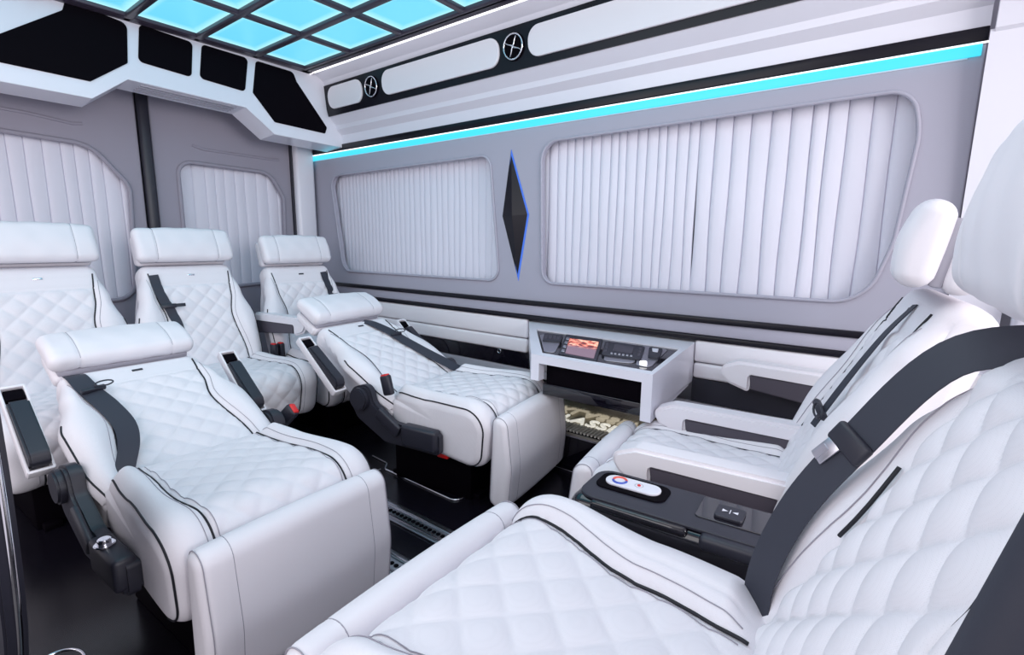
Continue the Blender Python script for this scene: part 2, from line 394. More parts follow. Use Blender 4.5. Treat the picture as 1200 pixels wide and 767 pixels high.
# black overhead band with padded ovals and round emblems on the roof side
band = thing('overhead_trim_panel', 'black overhead band with white oval pads and round silver emblems', 'panel', (-1.5, 2.03, 1.84))
def lb(M): return Matrix.Translation((1.5, -2.03, -1.84)) @ M
tl = math.atan2(.017, .185)
def MB(off):  # leaning plane through (y 2.018,z 2.02)-(2.035,1.835)
    return lb(Matrix.Translation((0, 2.0265-off, 1.9275)) @ Matrix.Rotation(-tl*-1, 4, 'X') @ Matrix(((1, 0, 0, 0), (0, 0, -1, 0), (0, 1, 0, 0), (0, 0, 0, 1))))
def sh(pts): return [(p[0], p[1]-1.9275, *p[2:]) for p in pts]
plate('band', sh([(-3.12, 2.018), (.12, 2.03), (.12, 1.838), (-3.07, 1.832)]), [], .008, BLKS, MB(.006), band)
for a, b, t, bo in ((-3.04, -2.69, 2.0, 1.868), (-2.50, -1.63, 2.0, 1.868), (-1.46, -.08, 2.0, 1.868)):
    plate('oval_pad', roundpoly(sh([(a, t), (b, t), (b, bo), (a, bo)]), .06, 8), [], .014, LEATH, MB(.014), band, bev=.004)
for cx in (-2.60, -1.545):
    em = cyl('emblem', (0, 0, 0), (0, 0, 1), .060, .008, BLKM, band, 40)
    em.data.transform(MB(.014) @ Matrix.Translation((cx, .008, 0)))
    ring = bmesh.new(); tube_bm([(.054*math.cos(2*PI*k/40), .054*math.sin(2*PI*k/40), .005) for k in range(40)], .0042, 6, ring, closed=True)
    ro = bm_obj('ring', ring, CHROME, em, True); ro.data.transform(MB(.014) @ Matrix.Translation((cx, .008, 0)))
    st = bmesh.new()
    for a in (52, 140, 232, 322):
        q = []
        for k in range(7):
            t = k/6; an = R(a+16*math.sin(t*2.2)); q.append((.046*t*math.cos(an), .046*t*math.sin(an), .006))
        tube_bm(q, [.0045*(1-.6*k/6) for k in range(7)], 6, st)
    so = bm_obj('star', st, CHROME, em, True); so.data.transform(MB(.014) @ Matrix.Translation((cx, .008, 0)))

# ceiling light grid
gx = [-3.035, -2.575, -2.145, -1.715, -1.285, -.855, -.425]
gy = [1.86, 1.565, 1.26, .955, .65, .345, .04]
grid = thing('ceiling_light', 'ceiling grid of cyan light panels in a dark frame', 'light', (-1.7, .95, 2.09))
def lg(x, y, z): return (x+1.7, y-.95, z-2.09)
bw = .036
for x in gx:
    box('frame_bar', lg(x, .95, 2.083), (bw, 1.90, .03), FRAME, grid, bev=.006)
for i, y in enumerate(gy):
    box('frame_bar', lg(-1.73, y, 2.082), (2.70, bw, .03), FRAME, grid, bev=.006)
box('frame_border', lg(-3.075, .92, 2.082), (.07, 2.02, .03), FRAME, grid, bev=.004)
box('frame_border', lg(-1.75, 1.882, 2.082), (2.78, .05, .03), FRAME, grid, bev=.004)
base = None
for i in range(len(gx)-1):
    for j in range(len(gy)-1):
        x0, x1 = gx[i]+bw/2, gx[i+1]-bw/2; y1, y0 = gy[j]-bw/2, gy[j+1]+bw/2
        box('light_panel', lg((x0+x1)/2, (y0+y1)/2, 2.092), (x1-x0+.01, y1-y0+.01, .012), CYP, grid)

# diamond ornament
dia = thing('diamond_ornament', 'tall black faceted diamond ornament between the side windows', 'ornament', (-1.63, WY, 1.175))
bm = bmesh.new(); T = (-.03, 0, .335); B = (.025, 0, -.335); L_ = (-.085, 0, .0); R_ = (.088, 0, .005)
f = -.028
vs_ = {k: bm.verts.new(v) for k, v in dict(T=T, B=B, L=L_, R=R_, C=(.0, f, .0), t=T, b=B).items()}
for tri in (('T', 'L', 'C'), ('T', 'C', 'R'), ('B', 'C', 'L'), ('B', 'R', 'C'), ('T', 'R', 'B', 'L')): bm.faces.new([vs_[k] for k in tri])
bm_obj('facets', bm, BLKS, dia)
plate('blue_glow_edge', [(T[0]+.002, .334), (.090, .004), (B[0]+.002, -.338), (-.06, 0)], [], .003, BLUE, MW(-.001), dia)

# floor fittings
def track(y, lbl, x0=-2.15, x1=.3):
    t = thing('seat_track', lbl, 'track', ((x0+x1)/2, y, 0), 0, 'floor seat tracks'); L = x1-x0
    for s in (-1, 1):
        box('rail', (0, s*.034, .004), (L, .026, .008), ALU, t, bev=.002)
        box('ridge', (0, s*.028, .009), (L, .004, .003), CHROME, t)
    box('slot', (0, 0, .002), (L, .042, .003), ALU, t)
    bm = bmesh.new()
    for k in range(int(L/.022)):
        cyl_bm((-L/2+.011+k*.022, 0, .0045), (0, 0, 1), .0085, .003, 8, bm)
    o = bm_obj('slot_holes', bm, BLKM, t); o['kind'] = 'stuff'
track(1.165, 'silver seat track on the floor nearer the side windows')
track(.955, 'silver seat track on the floor in front of the reclined left seat')
def line(name, pts, r=.005):
    o = tube(name, [(x, y, .003) for x, y in roundpoly(pts, .03, 6, False)], r, CHROME); return struct(o)
line('trim_18', [(-1.95, 1.44), (-1.83, 1.43), (-1.79, 1.385), (-1.33, 1.375), (-1.30, 1.90), (-.2, 1.90)])
line('trim_19', [(-1.80, 1.37), (-1.80, 1.22), (-1.9, 1.2)])
em2 = tube('wall_emblem', [(-1.719+.011*math.cos(2*PI*k/24), 2.134, 0.444+.011*math.sin(2*PI*k/24)) for k in range(24)], .0016, CHROME, None, 6, closed=True)
tag(em2, 'tiny ring emblem on the black wall band left of the console', 'emblem')
# ------------------------------------------------------------ seats
def quilt(q, y, A=.0078, QP=.084):
    a = (q+y)/QP; b = (q-y)/QP
    return A*(abs(math.sin(PI*a))*abs(math.sin(PI*b)))**.45
BH = .026
def cush_disp(q, y, hw):
    yc = cush_yc(q); d = yc-abs(y); top = sstep(.03, .08, q)*(1-sstep(.68, .74, q))
    z = quilt(q, y)*sstep(0, .012, d)*top
    if d < 0:
        t = -d/max(.01, hw-yc); z += (BH*math.sin(PI*min(1, t)))*top*interp([(0, 1.3), (.35, 1), (.6, .4)], q)
    z -= .0015*math.exp(-(d/.004)**2)*top
    z += .012*math.sin(PI*min(1, max(0, (q-.05)/.6)))*(1-(y/hw)**2)*top
    return z
def cush_yc(q, g=False):
    if g: return interp([(0, .095), (.2, .13), (.42, .19), (.6, .2)], q)
    return interp([(0, .168), (.12, .170), (.33, .188), (.48, .180), (.75, .172)], q)
def cush_hw(q): return interp([(0, .238), (.2, .258), (.45, .282), (.7, .27), (1.2, .25)], q)
cushion = Pad([(-.035, .405, .03), (.16, .400, .3), (.46, .412, .085), (.43, .165, .07), (.20, .19, .1), (-.035, .25, .05)], cush_hw, .032, cush_disp, (0, .76), .0058)
def back_yc(q): return interp([(0, .19), (.12, .182), (.34, .150), (.46, .172), (.6, .185)], q)
def back_hw(q): return interp([(0, .248), (.16, .272), (.32, .274), (.46, .236), (.57, .208), (.75, .212), (.95, .245), (1.2, .252)], q)
def back_disp(q, y, hw):
    yc = back_yc(q); d = yc-abs(y); top = sstep(.02, .06, q)*(1-sstep(.56, .60, q))
    z = quilt(q+.02, y)*sstep(0, .012, d)*top*(1-sstep(.49, .51, q))
    if d < 0:
        t = -d/max(.01, hw-yc); z += .026*math.sin(PI*min(1, t))*top*interp([(.1, .8), (.25, 1.2), (.45, .6), (.56, .1)], q)
    z -= .0015*math.exp(-(d/.004)**2)*top
    z -= .003*math.exp(-((q-.505)/.004)**2)*(1 if d > 0 else 0)
    return z
backpad = Pad([(0, -.06, .03), (.0, .22, .5), (-.012, .545, .05), (-.12, .53, .05), (-.15, .2, .3), (-.14, -.05, .04)], back_hw, .036, back_disp, (0, .62), .0058)
def cushG_disp(q, y, hw):
    yc = interp([(0, .095), (.2, .13), (.42, .19), (.6, .2)], q); d = yc-abs(y); top = sstep(.03, .08, q)*(1-sstep(.68, .74, q))
    z = quilt(q, y, .0058, .094)*sstep(0, .012, d)*top
    if d < 0:
        t = -d/max(.01, hw-yc); z += .040*math.sin(PI*min(1, t)**.8)*top*interp([(0, .9), (.35, 1), (.55, .35)], q)
        if .10 < t: z -= .003*math.exp(-((t-.28)/.03)**2)*top*(1-sstep(.35, .42, q))
    z -= .0015*math.exp(-(d/.004)**2)*top
    return z
cushG = Pad([(-.035, .405, .03), (.16, .400, .3), (.46, .412, .085), (.43, .165, .07), (.20, .19, .1), (-.035, .25, .05)], cush_hw, .032, cushG_disp, (0, .76), .0045)
def backG_disp(q, y, hw):
    yc = back_yc(q)-.01 if y < 0 else hw-.045; d = yc-abs(y); top = sstep(.02, .06, q)*(1-sstep(.56, .60, q))
    z = quilt(q+.02, y, .0125, .098)*sstep(0, .02, d)*top
    if d < 0:
        t = -d/max(.01, hw-yc); z += .034*math.sin(PI*min(1, t))*top*interp([(.1, .8), (.25, 1.2), (.45, .6), (.56, .1)], q)
    z -= .0015*math.exp(-(d/.004)**2)*top
    return z
def backG_hw(q): return back_hw(q)+.028*(1-sstep(.40, .54, q))
backG = Pad([(0, -.06, .03), (.0, .22, .5), (-.012, .545, .05), (-.12, .53, .05), (-.15, .2, .3), (-.14, -.05, .04)], backG_hw, .036, backG_disp, (0, .62), .0045)
def head_disp(q, y, hw):
    z = -.0035*math.exp(-((abs(y)-.137)/.0035)**2)
    z += .008*(1-(y/hw)**2)*math.sin(PI*min(1, q/.36)) if q < .36 else 0
    z += .0012*math.sin(y*60)*math.sin(q*40)
    return z
headpad = Pad([(.030, .545, .03), (.040, .62, .2), (.022, .712, .045), (-.030, .705, .03), (-.034, .545, .03)], .218, .026, head_disp, (0, .30), .006)
headrear = Pad([(-.045, .54, .02), (-.045, .70, .02), (-.088, .685, .024), (-.096, .55, .02)], .205, .018, None, (0, .0), .012)
def foot_disp(q, y, hw):
    return -.003*math.exp(-((abs(y)-.183)/.003)**2)+.006*(1-(y/hw)**2)
footpad = Pad([(-.045, .02, .035), (-.03, .380, .06), (.03, .370, .055), (.052, .18, .25), (.035, .02, .035)], .256, .024, foot_disp, (.0, .9), .009)
# order so that the loop starts behind and goes up over the top
MESH = {}
def shared(key, maker, parent, name):
    if key not in MESH:
        o = maker(); MESH[key] = o.data; o.parent = parent; return o
    o = bpy.data.objects.new(name, MESH[key]); C.objects.link(o); o.parent = parent; return o
def rim(pad, q0, q1, s, n=14, ins=.010): 
    hwf = pad.hw if callable(pad.hw) else (lambda q: pad.hw)
    return [(q0+(q1-q0)*k/n, s*(hwf(q0+(q1-q0)*k/n)-ins)) for k in range(n+1)]
def each(key, name, pad, paths, r, m, parent, off=.0018):
    for i, p in enumerate(paths): shared('%s%d' % (key, i), lambda: bm_obj(name, pad.pipes([p], r, off), m, None, True), parent, name)
def cush_pipes(cushion):
    ps = []
    for s in (-1, 1):
        ps.append([(q, s*cush_yc(q, cushion is cushG)) for q in [.04+.68*k/16 for k in range(17)]])
        ps.append(rim(cushion, .06, .74, s, 16, .008))
    return ps
def back_pipes(backpad):
    ps = []
    for s in (-1, 1):
        if s < 0 and backpad is backG: ps.append([(.30+.12*k/6, s*(back_yc(.30+.12*k/6)-.008)) for k in range(7)]); ps.append(rim(backpad, .05, .36, s, 10, .008)); continue
        ps.append([(q, s*((back_yc(q)-(.01 if backpad is backG else 0)) if s < 0 or backpad is not backG else backG_hw(q)-.045)) for q in [.03+.54*k/16 for k in range(17)]])
        ps.append(rim(backpad, .05, .36, s, 10, .008))
    return ps
def seams(pad, lines, r=.0011): return pad.pipes(lines, r, .0004)
def arm_mesh(name, upright=True):
    """armrest along +x, pivot at x=0; white upholstered shell"""
    pr = roundpoly([(-.10, .032, .01), (.33, .036, .05), (.405, .010, .035), (.375, -.038, .05), (.285, -.062, .012), (.285, -.010, .006), (-.10, -.02, .01)], .01, 5)
    return pr
ROLE = {}
def add_arm(root, side, a, z, pitch, style='normal', hw=.285, zs=1.0):
    """side -1/+1; style 'normal' white on top with dark insert, 'folded' shows its dark inner body"""
    o = shared('arm', lambda: prism('armrest', arm_mesh('armrest'), -.036, .036, LEATH, None, .009), root, 'armrest')
    o.location = (a, side*hw, z); o.rotation_euler = (0, -pitch, 0); o.scale = (1, 1, zs)
    if style == 'normal':
        i = shared('armin', lambda: prism('underside_insert', roundpoly([(-.10, -.010), (.288, -.004), (.280, -.05), (-.10, -.085)], .004), -.034, .034, DGREY, None, .003), o, 'underside_insert')
    return o
def add_folded_arm(root, side, hw=.322):
    t = 0.036
    sh_ = shared('farm', lambda: bm_obj('armrest', arm_shell(), LEATH, None, True, 40), root, 'armrest')
    sh_.location = (-.26, side*hw, .40); sh_.scale = (.9,)*3; sh_.rotation_euler = (0, -R(136), 0)
    b = shared('farmb', lambda: prism('mechanism_cover', roundpoly([(-.0, .012), (.24, .012), (.245, -.030, .012), (.02, -.052, .03), (-.01, -.03, .02)], .008), -.027, .027, BLKP, None, .006), sh_, 'mechanism_cover')
    c = shared('farmc', lambda: bm_obj('latch_recess', box_bm((.275, 0, -.003), (.04, .05, .02), .003), BLKM, None), sh_, 'latch_recess')
    if side > 0: sh_.location = (-.28, side*.312, .395)
    return sh_
def arm_shell():
    bm = box_bm((.145, 0, .018), (.33, .066, .014), .006)
    for s in (-1, 1): box_bm((.145, s*.031, .003), (.33, .008, .034), .003, bm=bm)
    box_bm((-.018, 0, .003), (.010, .066, .034), .003, bm=bm)
    box_bm((.308, 0, .003), (.010, .066, .034), .003, bm=bm)
    return bm
def hinge(root, side, button=True):
    """black recliner cover along the cushion side"""
    y0, y1 = (-.305, -.265) if side < 0 else (.265, .305)
    pr = roundpoly([(-.20, .41, .05), (-.10, .44, .05), (-.075, .36, .04), (.03, .295, .05), (.26, .29, .015), (.26, .205, .015), (-.02, .205, .03), (-.17, .28, .06), (-.215, .35, .04)], .02, 6)
    h = shared('hinge%d' % side, lambda: prism('recliner_cover', pr, y0, y1, BLKP, None, .008), root, 'recliner_cover')
    shared('hub%d' % side, lambda: cyl('pivot_cap', (-.145, side*.312, .37), (0, 1, 0), .048, .025, BLKP, None, 28, .006), h, 'pivot_cap')
    shared('hbox%d' % side, lambda: bm_obj('control_box', box_bm((.17, side*.297, .262), (.17, .05, .085), .012, 3), BLKP, None, True, 40), h, 'control_box')
    shared('hlev%d' % side, lambda: bm_obj('lever', box_bm((.015, side*.312, .30), (.13, .018, .05), .008, 3, Matrix.Rotation(R(32), 4, 'Y')), BLKP, None, True, 40), h, 'lever')
    if button:
        bm = cyl_bm((.155, side*.305, .308), (0, 0, 1), .022, .006, 28, None, .002); cyl_bm((.155, side*.305, .316), (0, 0, 1), .014, .014, 28, bm, .002)
        b = bm_obj('silver_button', bm, CHROME, h, True, 40)
def buckle(root, x, y, z, tilt=0, ry=0, sc=1.35):
    b = box('buckle', (0, 0, 0), (.034, .020, .062), BLKP, root, bev=.006); b.location = (x, y, z); b.rotation_euler = (tilt, ry, 0); b.scale = (sc,)*3
    box('release_button', (.0, 0, .026), (.026, .015, .016), RED, b, bev=.003)
def seat(name, label, x, y, yaw, rec, sc=1, foot=False, footrec=0, belt=None, group=None, badge='dark', bsc=1, piv=(-.02, 0, .385), cpad=None, bpad=None, hrec=None, hoff=0, hsc=None, hz=0, hyaw=0, csc=(1, 1, 1), fx=(.50, 0, .012), fsc=(1, 1, 1)):
    r = thing(name, label, 'seat', (x, y, 0), yaw, group, sc)
    CP = cpad or cushion; BP = bpad or backpad; kk = 'G' if cpad else ''
    c = shared('cushion'+kk, lambda: CP.build('cushion', QUILT), r, 'cushion')
    c.scale = csc
    each('cushp'+kk, 'piping', CP, cush_pipes(CP), .0028, PIPE, c, .0035 if cpad else .0018)
    each('cushs'+kk, 'seam', CP, [[(q, s*(cush_yc(q, CP is cushG)+.016)) for q in [.05+.62*k/14 for k in range(15)]] for s in (-1, 1)]+[[(q, s*(cush_yc(q, CP is cushG)-.012)) for q in [.05+.62*k/14 for k in range(15)]] for s in (-1, 1)], .0009, SEAM, c, .0012)
    rot = (0, -(PI/2-rec), 0)
    b = shared('backrest'+kk, lambda: BP.build('backrest', QUILT), r, 'backrest'); b.location = piv; b.rotation_euler = rot; b.scale = (bsc,)*3
    each('backp'+kk, 'piping', BP, back_pipes(BP),   .0028, PIPE, b, .009 if cpad else .0018)
    each('backs'+kk, 'seam', BP, [[(q, s*(back_yc(q)+.016)) for q in [.04+.5*k/14 for k in range(15)]] for s in ((-1,) if BP is backG else (-1, 1))], .0009, SEAM, b, .0012)
    p = backpad.S(.555, 0, .002)
    if badge != 'none': box('badge', tuple(p), (.003, .032, .008), BLKP if badge == 'dark' else CHROME, b, bev=.001)
    h = shared('headrest', lambda: headpad.build('headrest', LEATH), r, 'headrest'); hr = rec if hrec is None else hrec
    h.rotation_euler = (0, -(PI/2-hr), hyaw); k5 = .55*bsc; k6 = .55*(hsc or bsc)
    h.location = (piv[0]-k5*math.cos(rec)+k6*math.cos(hr)+hoff, 0, piv[2]+k5*math.sin(rec)-k6*math.sin(hr)+hz); h.scale = (hsc or bsc,)*3
    shared('hcore', lambda: bm_obj('grey_core', box_bm((-.037, 0, .617), (.022, .39, .13), .006), CORE, None, True, 40), h, 'grey_core')
    shared('hrear', lambda: headrear.build('rear_pad', LEATH), h, 'rear_pad')
    each('hseam', 'seam', headpad, [[(.02+.3*k/8, s*.137) for k in range(9)] for s in (-1, 1)], .0008, SEAM, h, .001)
    shared('base', lambda: bm_obj('base', base_bm(), BLKM, None, True, 40), r, 'base')
    if foot:
        f = shared('footrest', lambda: footpad.build('footrest', LEATH), r, 'footrest')
        f.location = fx; f.scale = fsc; f.rotation_euler = (0, footrec, 0)
        each('footp', 'seam', footpad, [[(.03+.75*k/14, s*.183) for k in range(15)] for s in (-1, 1)]+[rim(footpad, .03, .8, s, 14, .012) for s in (-1, 1)], .0012, SEAM, f)
    if belt:
        w_, path, tq = belt
        bl = bm_obj('seat_belt', backpad.ribbon_bm(path, w_), BELT, b, True, 40)
        if tq is not None:
            q, yy = tq; P = backpad.S(q, yy, .014)
            tb = box_bm((0, 0, 0), (.014, .064, .020), .004); box_bm((.004, .045, .0), (.003, .05, .016), .001, bm=tb)
            t = bm_obj('belt_tongue', tb, BLKP, bl, True, 40); t.location = P
    return r
def base_bm():
    bm = box_bm((.14, 0, .10), (.40, .40, .2), .01)
    box_bm((.14, 0, .205), (.48, .44, .03), .008, bm=bm)
    box_bm((.14, -.16, .012), (.46, .05, .024), .004, bm=bm); box_bm((.14, .16, .012), (.46, .05, .024), .004, bm=bm)
    return bm
ROW, REC, REV = 'upright seats of the rear row', 'reclined seats with raised footrests', 'seats facing the rear'
# three seats in the rear row, left to right in the photograph
leftb = (.046, [(.555, -.155), (.45, -.145), (.35, -.125), (.25, -.115)], (.44, -.143))
A = seat('passenger_seat', 'upright white quilted seat at the left end of the rear row', -2.72, .485, R(2), R(72), 1.035, badge='silver', group=ROW)
B = seat('passenger_seat', 'upright white quilted seat in the middle of the rear row, belt on its left shoulder', -2.72, 1.072, R(2), R(72), 1.025, badge='silver', group=ROW,
         belt=(.042, [(.56, -.165), (.46, -.155), (.36, -.125), (.27, -.11)], (.40, -.137)))
Cc = seat('passenger_seat', 'upright white quilted seat at the right end of the rear row beside the window wall', -2.72, 1.675, R(2), R(72), 1.0, group=ROW,
          belt=(.042, [(.56, .15), (.46, .16), (.36, .18), (.27, .215)], (.40, .17)))
add_arm(Cc, -1, -.09, .60, 0, hw=.262)
for dy in (-.30, -.26): buckle(Cc, .0, dy, .43)
# two reclined seats with raised footrests
Dd = seat('passenger_seat', 'reclined white quilted seat with footrest out, nearest the camera on the left', -1.63, .59, R(2.5), R(28), 1.0, True, group=REC, piv=(-.035, 0, .368),
          belt=None)
Ee = seat('passenger_seat', 'reclined white quilted seat with footrest out beside the window wall', -1.66, 1.58, R(7.5), R(31), 1.02, True, group=REC, piv=(-.035, 0, .368),
          belt=None)
for s_ in (Dd, Ee):
    add_folded_arm(s_, -1); add_folded_arm(s_, 1)
hinge(Dd, -1, True); hinge(Ee, -1, False); hinge(Ee, 1, False); hinge(Dd, 1, False)
buckle(Ee, -.02, -.275, .44, 0, R(-15)); buckle(Dd, -.14, .35, .38, R(-20), R(40), 1.6)
box('release_lever', (.24, -.24, .185), (.05, .03, .018), RED, Ee, bev=.004)
# two seats facing the rear
Ff = seat('passenger_seat', 'upright white seat facing the rear beside the window wall, right of the console', -.205, 1.58, PI+R(7), R(65), 1.0, True, 0, group=REV, hyaw=-R(6), hrec=R(80), hoff=.04, csc=(1.12, .90, .92), fx=(.535, 0, .008), fsc=(1, .92, .97), bsc=1.12, piv=(0, 0, .40),
          belt=None)
Gg = seat('passenger_seat', 'large white quilted seat in the foreground at the lower right, facing the rear', -.13, .63, PI+R(2), R(66), 1.12, True, -.05, group=REV, hrec=R(84), hoff=.022, hz=.030, bsc=.92, hsc=1.06, badge='none', cpad=cushG, bpad=backG,
          belt=None)

def belt_pts(root_b, pad, path, w, name='seat_belt'):
    bm = bmesh.new(); P = catmull([pad.S(q, y, o) for q, y, o, a in path], 8); A_ = catmull([(a, 0, 0) for *_, a in path], 8); rings = []
    for i, p in enumerate(P):
        t = (P[min(i+1, len(P)-1)]-P[max(0, i-1)]).normalized(); an = R(A_[i].x)
        nn = Vector((math.cos(an), math.sin(an), 0)); sd = t.cross(nn).normalized()*w/2; nn = sd.cross(t).normalized()*.0012
        rings.append([bm.verts.new(p+sd+nn), bm.verts.new(p-sd+nn), bm.verts.new(p-sd-nn), bm.verts.new(p+sd-nn)])
    for a, b in zip(rings, rings[1:]):
        for k in range(4): bm.faces.new((a[k], a[(k+1) % 4], b[(k+1) % 4], b[k]))
    bm.faces.new(rings[0]); bm.faces.new(rings[-1])
    return bm_obj(name, bm, BELT, root_b, True, 40)
gb = [c for c in Gg.children if c.name.startswith('backrest')][0]
gbelt = belt_pts(gb, backG, [(.64, -.18, .02, 40), (.56, -.195, .042, 44), (.40, -.20, .034, 50), (.26, -.20, .024, 50), (.12, -.20, .016, 50), (.0, -.18, .014, 45)], .052)
def tongue(bl, P_, rot, w=.066):
    t = bm_obj('belt_tongue', box_bm((0, 0, 0), (.014, w, .016), .004), BLKP, bl, True, 40); t.location = P_; t.rotation_euler = rot
    lp = bm_obj('tongue_loop', tube_bm([(.012, .01+.025*math.cos(a), .006+.012*math.sin(a)) for a in [2*PI*k/14 for k in range(14)]], .0025, 6, closed=True), BLKP, bl, True); lp.location = P_+Vector((0, w*.3, 0)); lp.rotation_euler = rot
db = [c for c in Dd.children if c.name.startswith('backrest')][0]; eb = [c for c in Ee.children if c.name.startswith('backrest')][0]
dbelt = belt_pts(db, backpad, [(.60, -.165, .0, 0), (.56, -.165, .006, 0), (.48, -.158, .010, -5), (.38, -.140, .014, -10), (.28, -.130, .016, -15), (.19, -.150, .018, -25), (.10, -.190, .018, -35), (.02, -.225, .016, -45)], .056)
tongue(dbelt, backpad.S(.47, -.150, .018), (R(6), 0, 0))
ebelt = belt_pts(eb, backpad, [(.60, .05, .0, 0), (.55, .065, .010, -5), (.46, .09, .016, -12), (.36, .12, .020, -20), (.26, .155, .022, -25), (.16, .19, .022, -25), (.07, .215, .020, -20)], .048)
tongue(ebelt, backpad.S(.42, .105, .026), (R(-20), 0, R(-15)), .055)
fb = [c for c in Ff.children if c.name.startswith('backrest')][0]
fbelt = belt_pts(fb, backpad, [(.57, .03, .004, 10), (.50, .05, .014, 15), (.42, .07, .018, 20), (.33, .09, .020, 25), (.24, .10, .020, 25)], .020)
tongue(fbelt, backpad.S(.28, .095, .024), (R(-10), 0, R(20)), .07)
P_ = backG.S(.40, -.20, .038)
tb = box_bm((0, 0, 0), (.014, .060, .034), .006, 3); tg = bm_obj('belt_tongue', tb, BLKP, gbelt, True, 40); tg.location = P_; tg.rotation_euler = (R(-8), 0, R(50))
tb = box_bm((.004, -.010, -.034), (.004, .024, .038), .002); box_bm((.0065, -.012, -.040), (.002, .010, .024), bm=tb)
t2 = bm_obj('metal_tongue', tb, ALU, gbelt, True, 40); t2.location = P_; t2.rotation_euler = (R(-15), 0, R(50))
# ------------------------------------------------------------ console by the wall
con = thing('wall_console', 'white wall console with screen and controls under the side window', 'console', (-1.0, 1.92, .44))
def cl(x, y, z): return (x+1.0, y-1.92, z-.44)
def con_shell():
    bm = bmesh.new()
    def q(*p): bm.faces.new([bm.verts.new(cl(*v)) for v in p])
    y0, y1 = 1.69, 2.148
    xl0, xl1, xr = -1.19, -1.53, -.66
    zt0, zt1, zb0, zb1 = .580, .63, .43, .46
    # inset corners on the sloped top
    def S(x, t): return (x, y0+(y1-y0)*t, zt0+(zt1-zt0)*t)
    TL, TR, BR, BL = S(xl0, 0), S(xr, 0), S(xr, 1), S(xl1, 1)
    i1, i2, i3, i4 = S(-1.155, .07), S(-.678, .07), S(-.684, .74), S(-1.40, .74)
    q(TL, TR, i2, i1); q(TR, BR, i3, i2); q(BR, BL, i4, i3); q(BL, TL, i1, i4)
    dp = lambda p: (p[0], p[1], p[2]-.012)
    for a, b in ((i1, i2), (i2, i3), (i3, i4), (i4, i1)): q(a, b, dp(b), dp(a))
    q(TR, BR, (xr, y1, zb1), (xr, y0, zb0)); q(TL, BL, (xl1, y1, zb1+.04), (xl0, y0, zb0+.04))
    # front frame with opening
    o0, o1, oz0, oz1 = -1.15, -.70, .40, .545
    def F(x, z): return (x, y0, z)
    q(F(xl0, zt0), F(xr, zt0), F(xr, oz1), F(xl0, oz1)); q(F(xl0, oz1), F(o0, oz1), F(o0, zb0+.04), F(xl0, zb0+.04)); q(F(o1, oz1), F(xr, oz1), F(xr, zb0-.03), F(o1, zb0-.03))
    q((xr, y0, zb0), (xr, y0, zb0-.03), (xr, y0+.4, zb0+.02), (xr, y0+.4, zb0+.03))
    q((o0, y0, oz1), (o1, y0, oz1), (o1, y0+.04, oz1), (o0, y0+.04, oz1)); q((o1, y0, oz1), (o1, y0, zb0-.03), (o1, y0+.04, zb0-.03), (o1, y0+.04, oz1)); q((o0, y0, oz1), (o0, y0, zb0+.04), (o0, y0+.04, zb0+.04), (o0, y0+.04, oz1))
    bmesh.ops.remove_doubles(bm, verts=bm.verts, dist=.0001)
    return bm, S
bm, S = con_shell(); sh1 = bm_obj('housing', bm, WHITE, con)
box('drawer_front', cl(-.93, 1.745, .425), (.46, .02, .05), BLKG, con, bev=.003)
box('recess', cl(-.93, 1.93, .49), (.44, .36, .09), BLKM, con)
sl = math.atan2(.05, .458)
Mt = Matrix.Translation(cl(-1.0, 1.69, .580)) @ Matrix.Rotation(sl, 4, 'X')   # local x along van, y up the slope, z off the slope
pan = plate('control_panel', [(-.145, .035), (.316, .035), (.31, .338), (-.391, .338)], [], .004, BLKG, Mt @ Matrix.Translation((0, 0, -.008)), con)
def onq(name, pts, h, m, r=.006): return plate(name, roundpoly(pts, r), [], h, m, Mt @ Matrix.Translation((0, 0, -.004)), con, bev=min(h*.3, .002))
def lerpq(q, u, v):
    a = [q[3][k]+(q[2][k]-q[3][k])*u for k in (0, 1)]; b = [q[0][k]+(q[1][k]-q[0][k])*u for k in (0, 1)]
    return (a[0]+(b[0]-a[0])*v, a[1]+(b[1]-a[1])*v)
def sub(q, u0, v0, u1, v1): return [lerpq(q, u0, v1), lerpq(q, u1, v1), lerpq(q, u1, v0), lerpq(q, u0, v0)]
RAD = [(.001, .295), (.186, .293), (.238, .13), (.076, .117)]; SW = [(-.316, .288), (-.220, .302), (-.168, .197), (-.255, .181)]
SOC = [(.205, .291), (.264, .288), (.296, .17), (.248, .175)]; BEZ = [(-.219, .325), (-.026, .325), (.094, .042), (-.09, .053)]
onq('chrome_trim', [(-.335, .275), (-.225, .315), (-.115, .065), (-.165, .06)], .003, ALU, .015)
onq('chrome_trim', [(-.005, .32), (.14, .32), (.23, .09), (.11, .07)], .003, ALU, .02); onq('chrome_trim', [(.15, .32), (.275, .315), (.30, .075), (.24, .08)], .003, ALU, .02)
onq('switch_bank', SW, .014, BLKP, .01)
for k in range(4): onq('switch_key', sub(SW, .08+k*.22, .25, .26+k*.22, .75), .018, DGREY, .003)
onq('screen_bezel', BEZ, .008, BLKP)
SCR = [(-.163, .265), (-.019, .273), (.07, .063), (-.067, .071)]
